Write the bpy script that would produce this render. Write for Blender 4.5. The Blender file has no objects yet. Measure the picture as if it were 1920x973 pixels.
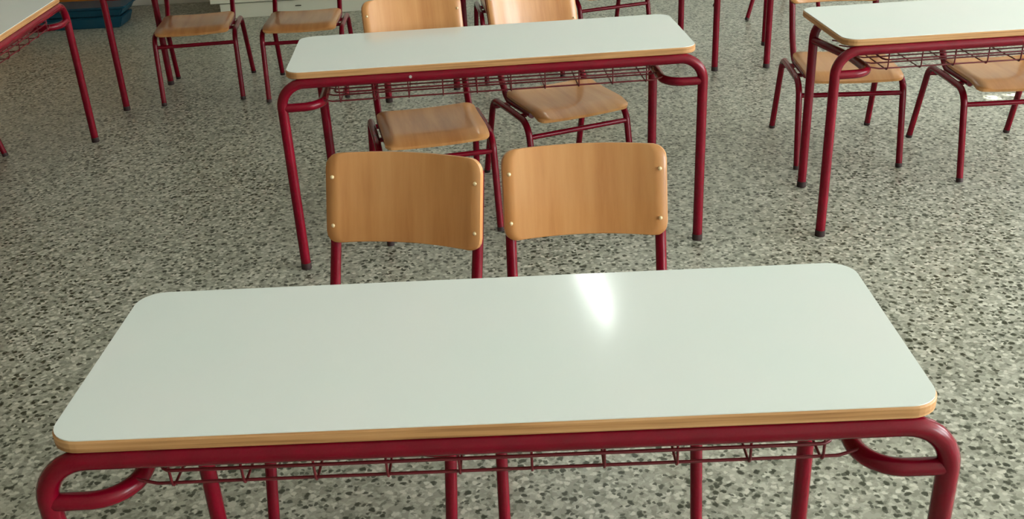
import bpy, bmesh, math
from mathutils import Vector, Matrix

# ------------------------------------------------------------------ camera, world, light, exposure
scene = bpy.context.scene
COL = scene.collection
F_PX, PITCH, ROLL, CAM_H = 1929.24, 0.458879, -0.052356, 1.53932
cp, sp = math.cos(PITCH), math.sin(PITCH)
fw, up, rt = Vector((0, cp, -sp)), Vector((0, sp, cp)), Vector((1, 0, 0))
cr, sr = math.cos(ROLL), math.sin(ROLL)
r2, u2 = cr * rt + sr * up, -sr * rt + cr * up
cam = bpy.data.cameras.new('camera')
cam.sensor_fit = 'HORIZONTAL'
cam.sensor_width = 36.0
cam.lens = F_PX / 1920 * 36.0
cam.clip_start = 0.05
cam_ob = bpy.data.objects.new('camera', cam)
COL.objects.link(cam_ob)
cam_ob.matrix_world = Matrix(((r2.x, u2.x, -fw.x, 0), (r2.y, u2.y, -fw.y, 0), (r2.z, u2.z, -fw.z, CAM_H), (0, 0, 0, 1)))
scene.camera = cam_ob

XL, XR, Y0, Y1, ZC = -4.2, 5.8, -3.2, 7.62, 3.2      # the room shell

world = bpy.data.worlds.new('sky')
scene.world = world
world.use_nodes = True
world.node_tree.nodes['Background'].inputs[0].default_value = (0.75, 0.9, 1.0, 1)
world.node_tree.nodes['Background'].inputs[1].default_value = 1.0

scene.view_settings.view_transform = 'Standard'
scene.view_settings.look = 'None'
scene.view_settings.gamma = 1.0
scene.view_settings.use_curve_mapping = False
scene.view_settings.exposure = 0.0

# windows on the right wall: (y0, y1); z range shared. The last but one is blocked by an added sun screen.
WIN_Z0, WIN_Z1 = 1.0, 2.6
WINS = [(-2.6, -0.9), (-0.3, 1.4), (2.0, 3.7), (4.0, 5.2), (5.5, 7.2)]
SCREENED = 3
WIN_POWER = [152, 152, 114, 0, 38]
for (a, b), pw in zip(WINS, WIN_POWER):
    if pw == 0:
        continue
    l = bpy.data.lights.new('window_daylight', 'AREA')
    l.shape = 'RECTANGLE'
    l.size = WIN_Z1 - WIN_Z0 - 0.1
    l.size_y = b - a - 0.1
    l.energy = pw
    l.color = (0.965, 0.985, 1.0)
    o = bpy.data.objects.new('window_daylight', l)
    o.location = (XR - 0.01, (a + b) / 2, (WIN_Z0 + WIN_Z1) / 2)
    o.rotation_euler = (0, math.radians(90), 0)
    COL.objects.link(o)

SPOTS = [((2.225, 4.515), (2.275, 4.570)), ((2.325, 4.550), (2.385, 4.605))]   # sun specks on the floor
SUN_EL = math.radians(29)
sun = bpy.data.lights.new('sun', 'SUN')
sun.energy = 70
sun.angle = math.radians(0.4)
sun.color = (1.0, 0.97, 0.9)
sun_ob = bpy.data.objects.new('sun', sun)
sun_ob.location = (9.5, 4.5, 6)
sun_ob.rotation_euler = (0, math.radians(90) - SUN_EL, 0)    # shines from +x, down
COL.objects.link(sun_ob)

# ------------------------------------------------------------------ materials
def srgb(r, g, b):
    def f(c):
        c /= 255.0
        return c / 12.92 if c <= 0.04045 else ((c + 0.055) / 1.055) ** 2.4
    return (f(r), f(g), f(b), 1)

def new_mat(name, col=(0.8, 0.8, 0.8, 1), rough=0.5, spec=0.5, coat=0.0, metal=0.0):
    m = bpy.data.materials.new(name)
    m.use_nodes = True
    b = m.node_tree.nodes['Principled BSDF']
    b.inputs['Base Color'].default_value = col
    b.inputs['Roughness'].default_value = rough
    b.inputs['Specular IOR Level'].default_value = spec
    b.inputs['Coat Weight'].default_value = coat
    b.inputs['Coat Roughness'].default_value = 0.12
    b.inputs['Metallic'].default_value = metal
    return m, m.node_tree, b

def ramp(nt, stops, interp='LINEAR'):
    n = nt.nodes.new('ShaderNodeValToRGB')
    n.color_ramp.interpolation = interp
    e = n.color_ramp.elements
    while len(e) > 1:
        e.remove(e[-1])
    e[0].position, e[0].color = stops[0]
    for p, c in stops[1:]:
        k = e.new(p)
        k.color = c
    return n

def coords(nt, scale=(1, 1, 1)):
    t = nt.nodes.new('ShaderNodeTexCoord')
    mp = nt.nodes.new('ShaderNodeMapping')
    mp.inputs['Scale'].default_value = scale
    nt.links.new(t.outputs['Object'], mp.inputs['Vector'])
    return mp

def noise(nt, vec, scale, detail=3, rough=0.5):
    n = nt.nodes.new('ShaderNodeTexNoise')
    n.inputs['Scale'].default_value = scale
    n.inputs['Detail'].default_value = detail
    n.inputs['Roughness'].default_value = rough
    nt.links.new(vec.outputs[0], n.inputs['Vector'])
    return n

def mixc(nt, fac, a, b, mode='MIX'):
    n = nt.nodes.new('ShaderNodeMix')
    n.data_type = 'RGBA'
    n.blend_type = mode
    for sock, v in ((n.inputs[0], fac), (n.inputs[6], a), (n.inputs[7], b)):
        if hasattr(v, 'is_linked') or hasattr(v, 'links'):
            nt.links.new(v, sock)
        else:
            sock.default_value = v
    return n.outputs[2]

M = {}

# terrazzo
m, nt, b = new_mat('terrazzo', rough=0.33, spec=0.4)
c = coords(nt)
wob = noise(nt, c, 75, 3)
add = nt.nodes.new('ShaderNodeVectorMath')
add.operation = 'MULTIPLY_ADD'
add.inputs[1].default_value = (0.018, 0.018, 0.0)
nt.links.new(wob.outputs['Color'], add.inputs[0])
nt.links.new(c.outputs[0], add.inputs[2])
def cells(scale, chan):
    """2D cells: (distance, one random channel)"""
    v_ = nt.nodes.new('ShaderNodeTexVoronoi')
    v_.voronoi_dimensions = '2D'
    v_.inputs['Scale'].default_value = scale
    nt.links.new(add.outputs[0], v_.inputs['Vector'])
    s_ = nt.nodes.new('ShaderNodeSeparateColor')
    nt.links.new(v_.outputs['Color'], s_.inputs[0])
    return v_.outputs['Distance'], s_.outputs[chan]
def fleck(scale, chan, lo, hi, r0, r1):
    """mask of round-ish flecks: cells whose random value is below lo..hi, cut off at r0..r1 from the centre"""
    d, rnd = cells(scale, chan)
    a_ = ramp(nt, [(lo, (1, 1, 1, 1)), (hi, (0, 0, 0, 1))])
    nt.links.new(rnd, a_.inputs[0])
    k_ = ramp(nt, [(r0, (1, 1, 1, 1)), (r1, (0, 0, 0, 1))])
    nt.links.new(d, k_.inputs[0])
    return mixc(nt, 1.0, a_.outputs[0], k_.outputs[0], 'MULTIPLY')
_, rnd = cells(110, 0)
fine = ramp(nt, [(0.0, srgb(100, 103, 90)), (0.15, srgb(134, 136, 123)), (0.45, srgb(150, 151, 138)), (0.78, srgb(176, 177, 164))], 'CONSTANT')
nt.links.new(rnd, fine.inputs[0])
_, rnd = cells(62, 1)
mid_ = ramp(nt, [(0.0, srgb(120, 124, 110)), (0.3, srgb(150, 152, 138)), (0.7, srgb(176, 177, 163))], 'CONSTANT')
nt.links.new(rnd, mid_.inputs[0])
col = mixc(nt, 0.45, fine.outputs[0], mid_.outputs[0])
col = mixc(nt, fleck(66, 2, 0.22, 0.26, 0.30, 0.52), col, srgb(190, 191, 178))
col = mixc(nt, fleck(80, 0, 0.18, 0.22, 0.34, 0.50), col, srgb(74, 78, 64))
col = mixc(nt, fleck(46, 1, 0.18, 0.21, 0.26, 0.42), col, srgb(52, 56, 40))
big = noise(nt, c, 0.9, 3)
tone = ramp(nt, [(0.3, (0.92, 0.91, 0.88, 1)), (0.7, (1.04, 1.05, 1.04, 1))])
nt.links.new(big.outputs[0], tone.inputs[0])
col = mixc(nt, 1.0, col, tone.outputs[0], 'MULTIPLY')
nt.links.new(col, b.inputs['Base Color'])
M['terrazzo'] = m

# red enamel
m, nt, b = new_mat('red_enamel', srgb(108, 2, 25), 0.23, 0.32, 0.0)
c = coords(nt)
n = noise(nt, c, 25, 2)
r = ramp(nt, [(0.35, srgb(104, 2, 23)), (0.7, srgb(113, 3, 27))])
nt.links.new(n.outputs[0], r.inputs[0])
nt.links.new(r.outputs[0], b.inputs['Base Color'])
M['red'] = m
m, nt, b = new_mat('red_wire', srgb(96, 8, 22), 0.4)
M['wire'] = m
m, nt, b = new_mat('black_rubber', srgb(40, 20, 20), 0.7)
M['rubber'] = m

# laminate
m, nt, b = new_mat('mint_white_laminate', srgb(224, 233, 227), 0.12, 0.5)
c = coords(nt)
n = noise(nt, c, 3, 3)
r = ramp(nt, [(0.3, srgb(222, 233, 227)), (0.7, srgb(227, 233, 228))])
nt.links.new(n.outputs[0], r.inputs[0])
nt.links.new(r.outputs[0], b.inputs['Base Color'])
M['laminate'] = m

def wood(name, dark, mid, light, scale, rough, coat, vary):
    m, nt, b = new_mat(name, mid, rough, 0.4, coat)
    c = coords(nt, scale)
    oi = nt.nodes.new('ShaderNodeObjectInfo')
    off = nt.nodes.new('ShaderNodeVectorMath')
    off.operation = 'MULTIPLY_ADD'
    off.inputs[1].default_value = (17.0, 9.0, 5.0)
    nt.links.new(oi.outputs['Random'], off.inputs[0])
    nt.links.new(c.outputs[0], off.inputs[2])
    n = noise(nt, off, 1.0, 5, 0.6)
    r = ramp(nt, [(0.25, dark), (0.5, mid), (0.78, light)])
    nt.links.new(n.outputs[0], r.inputs[0])
    tone = ramp(nt, [(0.0, (1 - vary, 1 - vary, 1 - vary * 1.1, 1)), (1.0, (1, 1, 1, 1))])
    nt.links.new(oi.outputs['Random'], tone.inputs[0])
    nt.links.new(mixc(nt, 1.0, r.outputs[0], tone.outputs[0], 'MULTIPLY'), b.inputs['Base Color'])
    return m

M['beech'] = wood('varnished_beech_plywood', srgb(176, 118, 66), srgb(198, 142, 86), srgb(212, 160, 104), (22, 2.0, 2.0), 0.34, 0.3, 0.16)
M['edge'] = wood('plywood_edge', srgb(136, 92, 50), srgb(184, 138, 88), srgb(204, 164, 116), (3, 6, 160), 0.5, 0.05, 0.05)
M['case_wood'] = wood('orange_veneer', srgb(150, 88, 24), srgb(172, 104, 32), srgb(186, 118, 42), (2, 6, 30), 0.4, 0.1, 0.02)

m, nt, b = new_mat('brass', srgb(240, 220, 176), 0.2, 0.6, 0, 0.35)
M['brass'] = m
m, nt, b = new_mat('blue_plastic', srgb(2, 68, 90), 0.4)
M['blue'] = m
m, nt, b = new_mat('white_paint', srgb(222, 226, 208), 0.45)
M['white'] = m
m, nt, b = new_mat('wall_plaster', srgb(214, 216, 206), 0.8)
c = coords(nt)
n = noise(nt, c, 6, 4)
r = ramp(nt, [(0.3, srgb(208, 210, 200)), (0.7, srgb(219, 221, 212))])
nt.links.new(n.outputs[0], r.inputs[0])
nt.links.new(r.outputs[0], b.inputs['Base Color'])
M['wall'] = m
m, nt, b = new_mat('tan_bounce_dimmer', srgb(146, 120, 94), 0.7)  # tan chosen for the unseen left wall to dim its bounce light
M['tan'] = m
m, nt, b = new_mat('ceiling_paint', srgb(235, 235, 228), 0.9)
M['ceiling'] = m
m, nt, b = new_mat('aluminium', srgb(200, 202, 200), 0.4, 0.5, 0, 0.6)
M['alu'] = m
m, nt, b = new_mat('dark_slot', srgb(70, 70, 60), 0.7)
M['dark'] = m
m, nt, b = new_mat('window_glass', (1, 1, 1, 1), 0.02)
b.inputs['Transmission Weight'].default_value = 1.0
M['glass'] = m
m, nt, b = new_mat('lamp_diffuser', (0.95, 1, 0.97, 1), 0.5)
b.inputs['Emission Color'].default_value = (0.93, 1.0, 0.97, 1)
b.inputs['Emission Strength'].default_value = 32.0
M['lamp'] = m

# ------------------------------------------------------------------ helpers
def obj(name, me, mat, parent=None, loc=(0, 0, 0)):
    o = bpy.data.objects.new(name, me)
    if mat is not None and len(me.materials) == 0:
        me.materials.append(mat)
    o.location = loc
    o.parent = parent
    COL.objects.link(o)
    return o

def mesh(bm, name, smooth=False):
    bmesh.ops.recalc_face_normals(bm, faces=bm.faces)
    me = bpy.data.meshes.new(name)
    bm.to_mesh(me)
    bm.free()
    if smooth:
        for p in me.polygons:
            p.use_smooth = True
    return me

def thing(name, label, cat, loc=(0, 0, 0), rz=0, group=None):
    o = bpy.data.objects.new(name, None)
    o.empty_display_size = 0.1
    o.location = loc
    o.rotation_euler = (0, 0, rz)
    o['label'] = label
    o['category'] = cat
    if group:
        o['group'] = group
    COL.objects.link(o)
    return o

def box(bm, x0, x1, y0, y1, z0, z1, bev=0.0):
    g = bmesh.ops.create_cube(bm, size=1)
    vs = g['verts']
    for v_ in vs:
        v_.co = Vector(((x0 + x1) / 2 + v_.co.x * (x1 - x0), (y0 + y1) / 2 + v_.co.y * (y1 - y0), (z0 + z1) / 2 + v_.co.z * (z1 - z0)))
    if bev > 0:
        es = list({e for v_ in vs for e in v_.link_edges})
        bmesh.ops.bevel(bm, geom=es, offset=bev, segments=2, affect='EDGES', profile=0.5)

def boxmesh(name, *a, bev=0.0):
    bm = bmesh.new()
    box(bm, *a, bev=bev)
    return mesh(bm, name)

def fillet(pts, radii, n=7):
    """polyline with its inner corners rounded"""
    pts = [Vector(p) for p in pts]
    out = [pts[0]]
    for i in range(1, len(pts) - 1):
        p, a, c_ = pts[i], pts[i - 1], pts[i + 1]
        da, dc = (a - p).normalized(), (c_ - p).normalized()
        ang = da.angle(dc)
        r = radii[i - 1]
        if r <= 0 or ang > math.pi - 0.02:
            out.append(p)
            continue
        t = min(r / math.tan(ang / 2), (a - p).length * 0.98, (c_ - p).length * 0.98)
        rr = t * math.tan(ang / 2)
        bis = (da + dc).normalized()
        cen = p + bis * (rr / math.sin(ang / 2))
        s, e = p + da * t - cen, p + dc * t - cen
        tot = s.angle(e)
        ax = s.cross(e).normalized()
        for k in range(n + 1):
            out.append(cen + Matrix.Rotation(tot * k / n, 3, ax) @ s)
    out.append(pts[-1])
    res = [out[0]]
    for p in out[1:]:
        if (p - res[-1]).length > 1e-4:
            res.append(p)
    return res

def tube(bm, pts, r, seg=14):
    pts = [Vector(p) for p in pts]
    t0 = (pts[1] - pts[0]).normalized()
    ref = Vector((0, 0, 1)) if abs(t0.z) < 0.9 else Vector((1, 0, 0))
    nrm = t0.cross(ref).normalized()
    rings = []
    for i, p in enumerate(pts):
        if i == 0:
            t = t0
        elif i == len(pts) - 1:
            t = (pts[i] - pts[i - 1]).normalized()
        else:
            t = ((pts[i + 1] - pts[i]).normalized() + (pts[i] - pts[i - 1]).normalized()).normalized()
        nrm = (nrm - t * nrm.dot(t)).normalized()
        bn = t.cross(nrm)
        rings.append([bm.verts.new(p + (nrm * math.cos(2 * math.pi * k / seg) + bn * math.sin(2 * math.pi * k / seg)) * r) for k in range(seg)])
    for a, b_ in zip(rings, rings[1:]):
        for k in range(seg):
            f = bm.faces.new((a[k], a[(k + 1) % seg], b_[(k + 1) % seg], b_[k]))
            f.smooth = True
    for ring in (rings[0], rings[-1]):
        cap = bm.faces.new(ring)
        for e in cap.edges:
            e.smooth = False

def tubemesh(name, pts, r, seg=14):
    bm = bmesh.new()
    tube(bm, pts, r, seg)
    return mesh(bm, name)

def rounded_rect(w, d, r, n=8):
    """outline with its near edge on y=0, centred in x"""
    out = []
    for cx, cy, a0 in ((w / 2 - r, r, -90), (w / 2 - r, d - r, 0), (-w / 2 + r, d - r, 90), (-w / 2 + r, r, 180)):
        for k in range(n + 1):
            a = math.radians(a0 + 90 * k / n)
            out.append((cx + r * math.cos(a), cy + r * math.sin(a)))
    return out

def slab(bm, outline, z0, z1, bev=0.0):
    """extruded outline; the outline may shrink by bev at top and bottom"""
    cx = sum(p[0] for p in outline) / len(outline)
    cy = sum(p[1] for p in outline) / len(outline)
    n = len(outline)
    nor = []
    for i in range(n):
        a, c_ = Vector(outline[i - 1]), Vector(outline[(i + 1) % n])
        t = (c_ - a).normalized()
        nor.append(Vector((t.y, -t.x)))
    levels = [(z0, -bev), (z0 + bev, 0), (z1 - bev, 0), (z1, -bev)] if bev > 0 else [(z0, 0), (z1, 0)]
    rings = [[bm.verts.new((p[0] + nn.x * o_, p[1] + nn.y * o_, z)) for p, nn in zip(outline, nor)] for z, o_ in levels]
    for a, b_ in zip(rings, rings[1:]):
        for k in range(n):
            bm.faces.new((a[k], a[(k + 1) % n], b_[(k + 1) % n], b_[k]))
    bm.faces.new(rings[0][::-1])
    bm.faces.new(rings[-1])

def dup(root, loc, rz, label):
    """a copy of a thing with copies of its parts and sub-parts"""
    def rec(o, parent):
        c_ = o.copy()
        c_.parent = parent
        COL.objects.link(c_)
        for ch in o.children:
            rec(ch, c_)
        return c_
    r_ = rec(root, None)
    r_.location = loc
    r_.rotation_euler = (0, 0, rz)
    r_['label'] = label
    return r_

def structure(o):
    o['kind'] = 'structure'
    return o

# ------------------------------------------------------------------ the room
structure(obj('floor', boxmesh('floor', XL - 0.2, XR + 0.2, Y0 - 0.2, Y1 + 0.2, -0.1, 0), M['terrazzo']))
structure(obj('ceiling', boxmesh('ceiling', XL - 0.2, XR + 0.2, Y0 - 0.2, Y1 + 0.2, ZC, ZC + 0.1), M['ceiling']))
structure(obj('wall_left', boxmesh('wall_left', XL - 0.2, XL, Y0 - 0.2, Y1 + 0.2, 0, ZC), M['tan']))
structure(obj('wall_back', boxmesh('wall_back', XL, XR, Y1, Y1 + 0.2, 0, ZC), M['wall']))
structure(obj('wall_front', boxmesh('wall_front', XL, XR, Y0 - 0.2, Y0, 0, ZC), M['wall']))
bm = bmesh.new()
box(bm, XR, XR + 0.2, Y0 - 0.2, Y1 + 0.2, 0, WIN_Z0)
box(bm, XR, XR + 0.2, Y0 - 0.2, Y1 + 0.2, WIN_Z1, ZC)
ys = [Y0 - 0.2] + [y for w_ in WINS for y in w_] + [Y1 + 0.2]
for i in range(0, len(ys), 2):
    box(bm, XR, XR + 0.2, ys[i], ys[i + 1], WIN_Z0, WIN_Z1)
structure(obj('wall_right', mesh(bm, 'wall_right'), M['wall']))
structure(obj('baseboard_back', boxmesh('baseboard_back', XL, XR, Y1 - 0.015, Y1, 0, 0.09, bev=0.004), M['wall']))
structure(obj('baseboard_left', boxmesh('baseboard_left', XL, XL + 0.015, Y0, Y1 - 0.015, 0, 0.09, bev=0.004), M['wall']))

for i, (a, b_) in enumerate(WINS):
    bm = bmesh.new()
    z0, z1, x0, x1, t = WIN_Z0, WIN_Z1, XR + 0.06, XR + 0.11, 0.045
    box(bm, x0, x1, a, a + t, z0, z1)
    box(bm, x0, x1, b_ - t, b_, z0, z1)
    box(bm, x0, x1, a + t, b_ - t, z0, z0 + t)
    box(bm, x0, x1, a + t, b_ - t, z1 - t, z1)
    mid = (a + b_) / 2
    box(bm, x0, x1, mid - t / 2, mid + t / 2, z0 + t, z1 - t)
    w_ = structure(obj('window_%d' % (i + 1), mesh(bm, 'window_frame'), M['alu']))
    if i != SCREENED:
        for p0, p1 in ((a + t, mid - t / 2), (mid + t / 2, b_ - t)):
            obj('pane', boxmesh('pane', XR + 0.082, XR + 0.088, p0, p1, z0 + t, z1 - t), M['glass'], w_)
    else:
        # unseen screen added outside to block the sun; its two gaps shape the specks
        X = XR + 0.15
        gaps = []
        for (sx0, sy0), (sx1, sy1) in SPOTS:
            gaps.append((sy0, sy1, (X - sx1) * math.tan(SUN_EL), (X - sx0) * math.tan(SUN_EL)))
        zs = sorted({z for g in gaps for z in (g[2], g[3])})
        cuts = [z0] + zs + [z1]
        bm = bmesh.new()
        for k in range(len(cuts) - 1):
            lo, hi = cuts[k], cuts[k + 1]
            holes = sorted((g[0], g[1]) for g in gaps if g[2] < (lo + hi) / 2 < g[3])
            y = a
            for h0, h1 in holes:
                box(bm, X, X + 0.012, y, h0, lo, hi)
                y = h1
            box(bm, X, X + 0.012, y, b_, lo, hi)
        obj('sun_speck_screen', mesh(bm, 'sun_speck_screen'), M['white'], w_)

# ceiling lamp that shows as a streak on the front desk
lamp = thing('ceiling_lamp', 'long white fluorescent batten lamp on the ceiling', 'lamp', (0.535, 6.42, ZC), 0.12)
obj('housing', boxmesh('housing', -0.06, 0.06, -0.63, 0.63, -0.05, 0, bev=0.006), M['white'], lamp)
obj('diffuser', boxmesh('diffuser', -0.03, 0.03, -0.61, 0.61, -0.085, -0.05, bev=0.014), M['lamp'], lamp)

# ------------------------------------------------------------------ school desk
W, D, H = 1.30, 0.459, 0.678
TT, R = 0.023, 0.0165
def make_desk(label, loc, rz):
    t = thing('school_desk', label, 'desk', loc, rz, 'school desks')
    bm = bmesh.new()
    slab(bm, rounded_rect(W, D, 0.048), H - TT, H - 0.0016, bev=0.003)
    top = obj('tabletop', mesh(bm, 'tabletop'), M['edge'], t)
    bm = bmesh.new()
    o_ = rounded_rect(W - 0.005, D - 0.005, 0.046)
    slab(bm, [(x, y + 0.0025) for x, y in o_], H - 0.0018, H)
    obj('laminate', mesh(bm, 'laminate'), M['laminate'], top)
    zr = H - TT - R + 0.0005
    xf, xb, yf, yb = W / 2 + 0.02, W / 2 - 0.055, 0.010, 0.445
    for nm, x, y, rad in (('front', xf, yf, 0.075), ('rear', xb, yb, 0.07)):
        for s in (-1, 1):
            lg = obj('leg', tubemesh('leg', fillet([(s * x, y, 0.018), (s * x, y, zr), (s * (x - 0.13), y, zr)], [rad], 9), R, 18), M['red'], t)
            bm = bmesh.new()
            tube(bm, [(s * x, y, 0.0), (s * x, y, 0.004), (s * x, y, 0.022)], R + 0.0008, 18)
            obj('rubber_foot', mesh(bm, 'rubber_foot'), M['rubber'], lg)
        obj(nm + '_rail', tubemesh(nm + '_rail', [(-x + 0.128, y, zr), (0, y, zr), (x - 0.128, y, zr)], R, 18), M['red'], t)
    zs = 0.563
    for s in (-1, 1):
        obj('stretcher', tubemesh('stretcher', fillet([(s * xf, yf, zs), (s * 0.548, yf, zs), (s * 0.548, 0.20, zs), (s * xb, yb, zs)], [0.062, 0.25], 10), R * 0.86, 14), M['red'], t)
    # wire basket under the top
    zb, zl, rw = 0.561, 0.597, 0.0022
    yl = [0.040, 0.105, 0.175, 0.245, 0.315, 0.385]
    bk = obj('wire_basket', tubemesh('wire_basket', fillet([(-0.505, 0.41, zl), (-0.505, 0.03, zl), (0.505, 0.03, zl), (0.505, 0.41, zl)], [0.02, 0.02], 4), 0.0028, 6), M['wire'], t)
    for k, y in enumerate(yl):
        obj('wire', tubemesh('wire', fillet([(-0.548, y + 0.004, zb + 0.012), (-0.515, y, zb + 0.0055), (0.515, y, zb + 0.0055), (0.548, y + 0.004, zb + 0.012)], [0.03, 0.03], 4), 0.0026, 6), M['wire'], bk)
    cross = tubemesh('cross_wire', fillet([(0, 0.030, zl + 0.05), (0, 0.034, zb), (0, 0.40, zb), (0, 0.42, zl + 0.05)], [0.012, 0.012], 3), rw, 6)
    for k in range(10):
        obj('wire', cross, M['wire'], bk, (-0.49 + k * 0.10905, 0, 0))
    return t

desk_spots = [
    ('large white-topped school desk nearest the camera, across the bottom of the view', (-0.042, 1.216), -0.018),
    ('white-topped school desk in the middle, behind the two nearest chairs', (-0.027, 3.157), 0.05),
    ('white-topped school desk cut off by the right edge of the photo', (1.729, 3.196), 0.041),
    ('school desk standing sideways in the top left corner, its long edge receding', (-1.866, 3.912), 1.615),
    ('school desk at the back left over two chairs, only its legs in view', (-1.238, 4.995), -0.07),
    ('school desk at the back centre, only its legs in view behind the middle desk', (0.435, 5.15), 0.071),
    ('school desk at the back right, only its left legs in view', (2.043, 5.176), -0.045),
]
desk0 = None
for lab, (x, y), a in desk_spots:
    if desk0 is None:
        desk0 = make_desk(lab, (x, y, 0), a)
    else:
        d_ = dup(desk0, (x, y, 0), a, lab)
        if 'middle, behind' in lab:
            bm = bmesh.new()
            tube(bm, [(-0.26, -0.0055, 0.643), (-0.26, -0.0095, 0.643)], 0.0045, 10)
            obj('screw', mesh(bm, 'screw'), M['alu'], [c_ for c_ in d_.children if c_.name.startswith('front_rail')][0])

# ------------------------------------------------------------------ school chair
def sheet(grid, thick, name):
    """thick curved panel from a grid of (point, normal)"""
    bm = bmesh.new()
    nu, nv = len(grid), len(grid[0])
    f = [[bm.verts.new(p + n_ * thick / 2) for p, n_ in row] for row in grid]
    k = [[bm.verts.new(p - n_ * thick / 2) for p, n_ in row] for row in grid]
    for i in range(nu - 1):
        for j in range(nv - 1):
            a = bm.faces.new((f[i][j], f[i + 1][j], f[i + 1][j + 1], f[i][j + 1]))
            c_ = bm.faces.new((k[i][j], k[i][j + 1], k[i + 1][j + 1], k[i + 1][j]))
            a.smooth = c_.smooth = True
    ring = [(i, 0) for i in range(nu)] + [(nu - 1, j) for j in range(1, nv)] + [(i, nv - 1) for i in range(nu - 2, -1, -1)] + [(0, j) for j in range(nv - 2, 0, -1)]
    for (i, j), (i2, j2) in zip(ring, ring[1:] + ring[:1]):
        bm.faces.new((f[i][j], f[i2][j2], k[i2][j2], k[i][j]))
    me = mesh(bm, name)
    return me

def round_profile(v, w, r):
    """half width at parameter distance from an end, for rounded corners"""
    if v >= r:
        return w
    return w - r + math.sqrt(max(r * r - (r - v) ** 2, 0))

BW, BZ0, BZ1, BY0, BY1 = 0.181, 0.556, 0.752, 0.424, 0.478
RT = 0.0125
def back_y(z):
    return BY0 + (BY1 - BY0) * (z - BZ0) / (BZ1 - BZ0)

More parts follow.
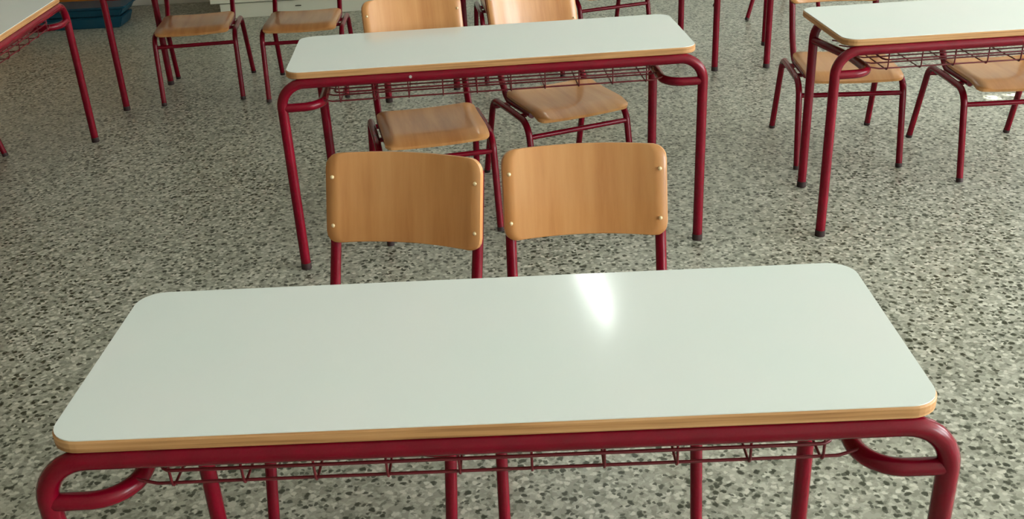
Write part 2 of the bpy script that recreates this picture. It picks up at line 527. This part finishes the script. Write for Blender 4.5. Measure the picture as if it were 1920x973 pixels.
def make_chair(label, loc, rz):
    t = thing('school_chair', label, 'chair', loc, rz, 'school chairs')
    # seat: side profile (y, z), waterfall front
    prof = [(0.335, 0.378), (0.315, 0.3745), (0.28, 0.371), (0.22, 0.370), (0.16, 0.3705), (0.11, 0.3715), (0.085, 0.3715),
            (0.066, 0.3705), (0.048, 0.3675), (0.030, 0.3635), (0.014, 0.359), (0.0, 0.354)]
    L = [0]
    for a, c_ in zip(prof, prof[1:]):
        L.append(L[-1] + math.dist(a, c_))
    # refine ends for rounded corners
    def at(s):
        for i in range(len(L) - 1):
            if s <= L[i + 1] + 1e-9:
                u = (s - L[i]) / (L[i + 1] - L[i])
                return (prof[i][0] + (prof[i + 1][0] - prof[i][0]) * u, prof[i][1] + (prof[i + 1][1] - prof[i][1]) * u)
        return prof[-1]
    T = L[-1]
    ss = [0, 0.002, 0.006, 0.012, 0.02, 0.03, 0.045] + [0.045 + (T - 0.09) * k / 12 for k in range(1, 12)] + [T - 0.045, T - 0.03, T - 0.02, T - 0.012, T - 0.006, T - 0.002, T]
    grid = []
    for s in ss:
        y, z = at(s)
        y2, z2 = at(min(s + 0.004, T))
        y1, z1 = at(max(s - 0.004, 0))
        tg = Vector((0, y2 - y1, z2 - z1)).normalized()
        nr = Vector((0, tg.z, -tg.y))
        if nr.z < 0:
            nr = -nr
        hw = min(round_profile(s, 0.18, 0.035), round_profile(T - s, 0.182, 0.03))
        row = []
        for k in range(9):
            u = -1 + 2 * k / 8
            dip = 0.004 * (1 - u * u)
            row.append((Vector((u * hw, y, z - dip)), nr))
        grid.append(row)
    obj('seat', sheet(grid, 0.011, 'seat'), M['beech'], t)
    # backrest: bowed backwards in the middle
    hgt = BZ1 - BZ0
    ss = [0, 0.002, 0.005, 0.010, 0.018, 0.03] + [0.03 + (hgt - 0.06) * k / 6 for k in range(1, 6)] + [hgt - 0.03, hgt - 0.018, hgt - 0.010, hgt - 0.005, hgt - 0.002, hgt]
    grid = []
    bow = 0.030
    for s in ss:
        z = BZ0 + s
        hw = round_profile(min(s, hgt - s), BW, 0.028)
        row = []
        for k in range(15):
            x = hw * (-1 + 2 * k / 14)
            u = x / BW
            sl = bow * 2 * u / BW
            nr = Vector((-sl, -1, (BY1 - BY0) / hgt)).normalized()
            row.append((Vector((x, back_y(z) + bow * (1 - u * u), z)), nr))
        grid.append(row)
    bk = obj('backrest', sheet(grid, 0.011, 'backrest'), M['beech'], t)
    for s in (-1, 1):
        for z in (BZ0 + 0.040, BZ1 - 0.050):
            bm = bmesh.new()
            y = back_y(z) + bow * (1 - (0.166 / BW) ** 2) - 0.006
            p = Vector((s * 0.166, y, z))
            bmesh.ops.create_uvsphere(bm, u_segments=10, v_segments=6, radius=0.0048, matrix=Matrix.Translation(p))
            for f_ in bm.faces:
                f_.smooth = True
            obj('bolt', mesh(bm, 'bolt'), M['brass'], bk)
    # tubes
    for s in (-1, 1):
        xb = s * 0.168
        off = 0.021
        zt = BZ1 - 0.03
        pts = [(xb, back_y(zt) + off, zt), (xb, back_y(BZ0) + off, BZ0), (xb, 0.398, 0.43), (xb, 0.335, 0.346), (xb, 0.10, 0.353)]
        obj('back_post', tubemesh('back_post', fillet(pts, [0.4, 0.25, 0.07], 6), RT, 14), M['red'], t)
        x = s * 0.198
        xr_ = s * 0.205
        mid = Vector((x, 0.245, 0.338))
        fr = fillet([(x, 0.002, 0.012), (x, 0.068, 0.336), tuple(mid)], [0.07], 8)
        rr_ = fillet([(xr_, 0.503, 0.012), (x, 0.405, 0.336), tuple(mid)], [0.06], 8)
        for pts_ in (fr, rr_):
            lg = obj('leg', tubemesh('leg', pts_, RT, 14), M['red'], t)
            a, c_ = Vector(pts_[0]), Vector(pts_[1])
            d = (c_ - a).normalized()
            bm = bmesh.new()
            tube(bm, [a - d * 0.0105, a - d * 0.006, a + d * 0.004], RT + 0.0008, 14)
            obj('rubber_foot', mesh(bm, 'rubber_foot'), M['rubber'], lg)
        obj('bracket', tubemesh('bracket', [(s * 0.165, 0.16, 0.336), (s * 0.200, 0.16, 0.337)], 0.008, 8), M['red'], t)
    obj('stretcher', tubemesh('stretcher', [(-0.198, 0.0575, 0.285), (0.198, 0.0575, 0.285)], 0.0095, 12), M['red'], t)
    obj('rear_bar', tubemesh('rear_bar', [(-0.198, 0.405, 0.305), (0.198, 0.405, 0.305)], 0.0095, 12), M['red'], t)
    return t

chair_spots = [
    ('nearest wooden school chair on the left, turned slightly, its backrest above the front desk', (-0.349, 1.668), -0.255),
    ('nearest wooden school chair on the right, facing the front desk squarely', (0.154, 1.650), -0.032),
    ('left wooden chair pushed under the middle desk, a shiny patch on its seat', (-0.228, 3.313), 0.191),
    ('right wooden chair pushed askew under the middle desk', (0.292, 3.539), 0.37),
    ('left wooden chair under the right-hand desk, backrest corner beside the tabletop', (1.341, 3.771), -0.07),
    ('wooden chair under the right-hand desk, cut off by the right edge of the photo', (1.901, 3.575), -0.005),
    ('left wooden chair at the back left, in front of the white cabinet corner', (-1.53, 5.11), 0.11),
    ('wooden chair at the back left, between the white cabinet and the middle desk', (-0.988, 5.06), 0.028),
    ('far chair behind the middle desk, only its feet showing through the wire basket', (0.117, 5.20), 0.10),
    ('far chair behind the right end of the middle desk, red legs and stretcher showing', (0.634, 5.46), 0.316),
    ('far chair standing sideways at the top, one thin slanted leg in view', (1.931, 6.575), 1.86),
    ('chair at the sideways desk on the left edge, only one foot in view', (-2.262, 4.245), 1.6),
]
chair0 = None
for lab, (x, y), a in chair_spots:
    if chair0 is None:
        chair0 = make_chair(lab, (x, y, 0), a)
    else:
        dup(chair0, (x, y, 0), a, lab)

# ------------------------------------------------------------------ back of the room
# white cabinet on a recessed plinth
cab = thing('cabinet', 'low white painted cabinet with a recessed plinth against the back wall', 'cabinet', (-1.30, 7.03, 0), 0.03)
obj('plinth', boxmesh('plinth', -0.58, 0.58, 0.012, 0.50, 0, 0.098, bev=0.003), M['white'], cab)
body = obj('body', boxmesh('body', -0.64, 0.64, 0.02, 0.53, 0.102, 0.90, bev=0.003), M['white'], cab)
for s in (-1, 1):
    dr = obj('door', boxmesh('door', min(s * 0.003, s * 0.638), max(s * 0.003, s * 0.638), 0.0, 0.019, 0.104, 0.895, bev=0.003), M['white'], cab)
    obj('handle', tubemesh('handle', fillet([(s * 0.05, 0.002, 0.52), (s * 0.05, -0.028, 0.52), (s * 0.05, -0.028, 0.64), (s * 0.05, 0.002, 0.64)], [0.01, 0.01], 3), 0.005, 8), M['alu'], dr)
obj('top_panel', boxmesh('top_panel', -0.655, 0.655, -0.012, 0.535, 0.90, 0.922, bev=0.003), M['white'], cab)
bm = bmesh.new()
box(bm, -0.075, -0.035, 0.008, 0.013, 0.058, 0.064)
o = obj('scuff_slot', mesh(bm, 'scuff_slot'), M['dark'], cab)
o['label'] = 'small dark slot in the plinth'

# blue storage box
def tub(bm, x0, x1, y0, y1, z0, z1, flare):
    vs = []
    for z, f in ((z0, 0), (z1, flare)):
        vs.append([bm.verts.new(c_) for c_ in ((x0 - f, y0 - f * 0.4, z), (x1 + f, y0 - f * 0.4, z), (x1 + f, y1 + f * 0.4, z), (x0 - f, y1 + f * 0.4, z))])
    for k in range(4):
        bm.faces.new((vs[0][k], vs[0][(k + 1) % 4], vs[1][(k + 1) % 4], vs[1][k]))
    bm.faces.new(vs[0][::-1])
    bm.faces.new(vs[1])
    bmesh.ops.bevel(bm, geom=bm.edges[:], offset=0.008, segments=2, affect='EDGES')
bx = thing('storage_box', 'blue plastic storage box on the floor at the back left', 'box', (-2.83, 6.93, 0))
bm = bmesh.new(); tub(bm, -0.31, 0.29, 0.0, 0.22, 0, 0.075, 0.03)
obj('body', mesh(bm, 'body'), M['blue'], bx)
bm = bmesh.new(); tub(bm, -0.33, 0.31, -0.006, 0.226, 0.082, 0.131, 0.03)
obj('upper_body', mesh(bm, 'upper_body'), M['blue'], bx)
bm = bmesh.new(); tub(bm, -0.325, 0.305, 0.006, 0.214, 0.07, 0.086, 0.0)
obj('rib', mesh(bm, 'rib'), M['blue'], bx)
bm = bmesh.new(); tub(bm, -0.375, 0.355, -0.025, 0.245, 0.128, 0.141, 0.0)
obj('lid', mesh(bm, 'lid'), M['blue'], bx)

# wooden sideboard behind the blue box
sb = thing('sideboard', 'low orange-brown wooden sideboard behind the blue box', 'sideboard', (-3.30, 7.20, 0))
obj('carcass', boxmesh('carcass', -0.62, 0.62, 0.02, 0.38, 0.05, 0.72, bev=0.003), M['case_wood'], sb)
obj('plinth', boxmesh('plinth', -0.60, 0.60, 0.05, 0.36, 0, 0.05), M['dark'], sb)
for k in (-1, 1):
    dr = obj('door', boxmesh('door', min(k * 0.003, k * 0.615), max(k * 0.003, k * 0.615), 0.0, 0.019, 0.055, 0.715, bev=0.003), M['case_wood'], sb)
    obj('knob', tubemesh('knob', [(k * 0.05, 0.002, 0.4), (k * 0.05, -0.02, 0.4)], 0.012, 12), M['alu'], dr)
obj('top_panel', boxmesh('top_panel', -0.635, 0.635, -0.012, 0.39, 0.72, 0.742, bev=0.003), M['case_wood'], sb)
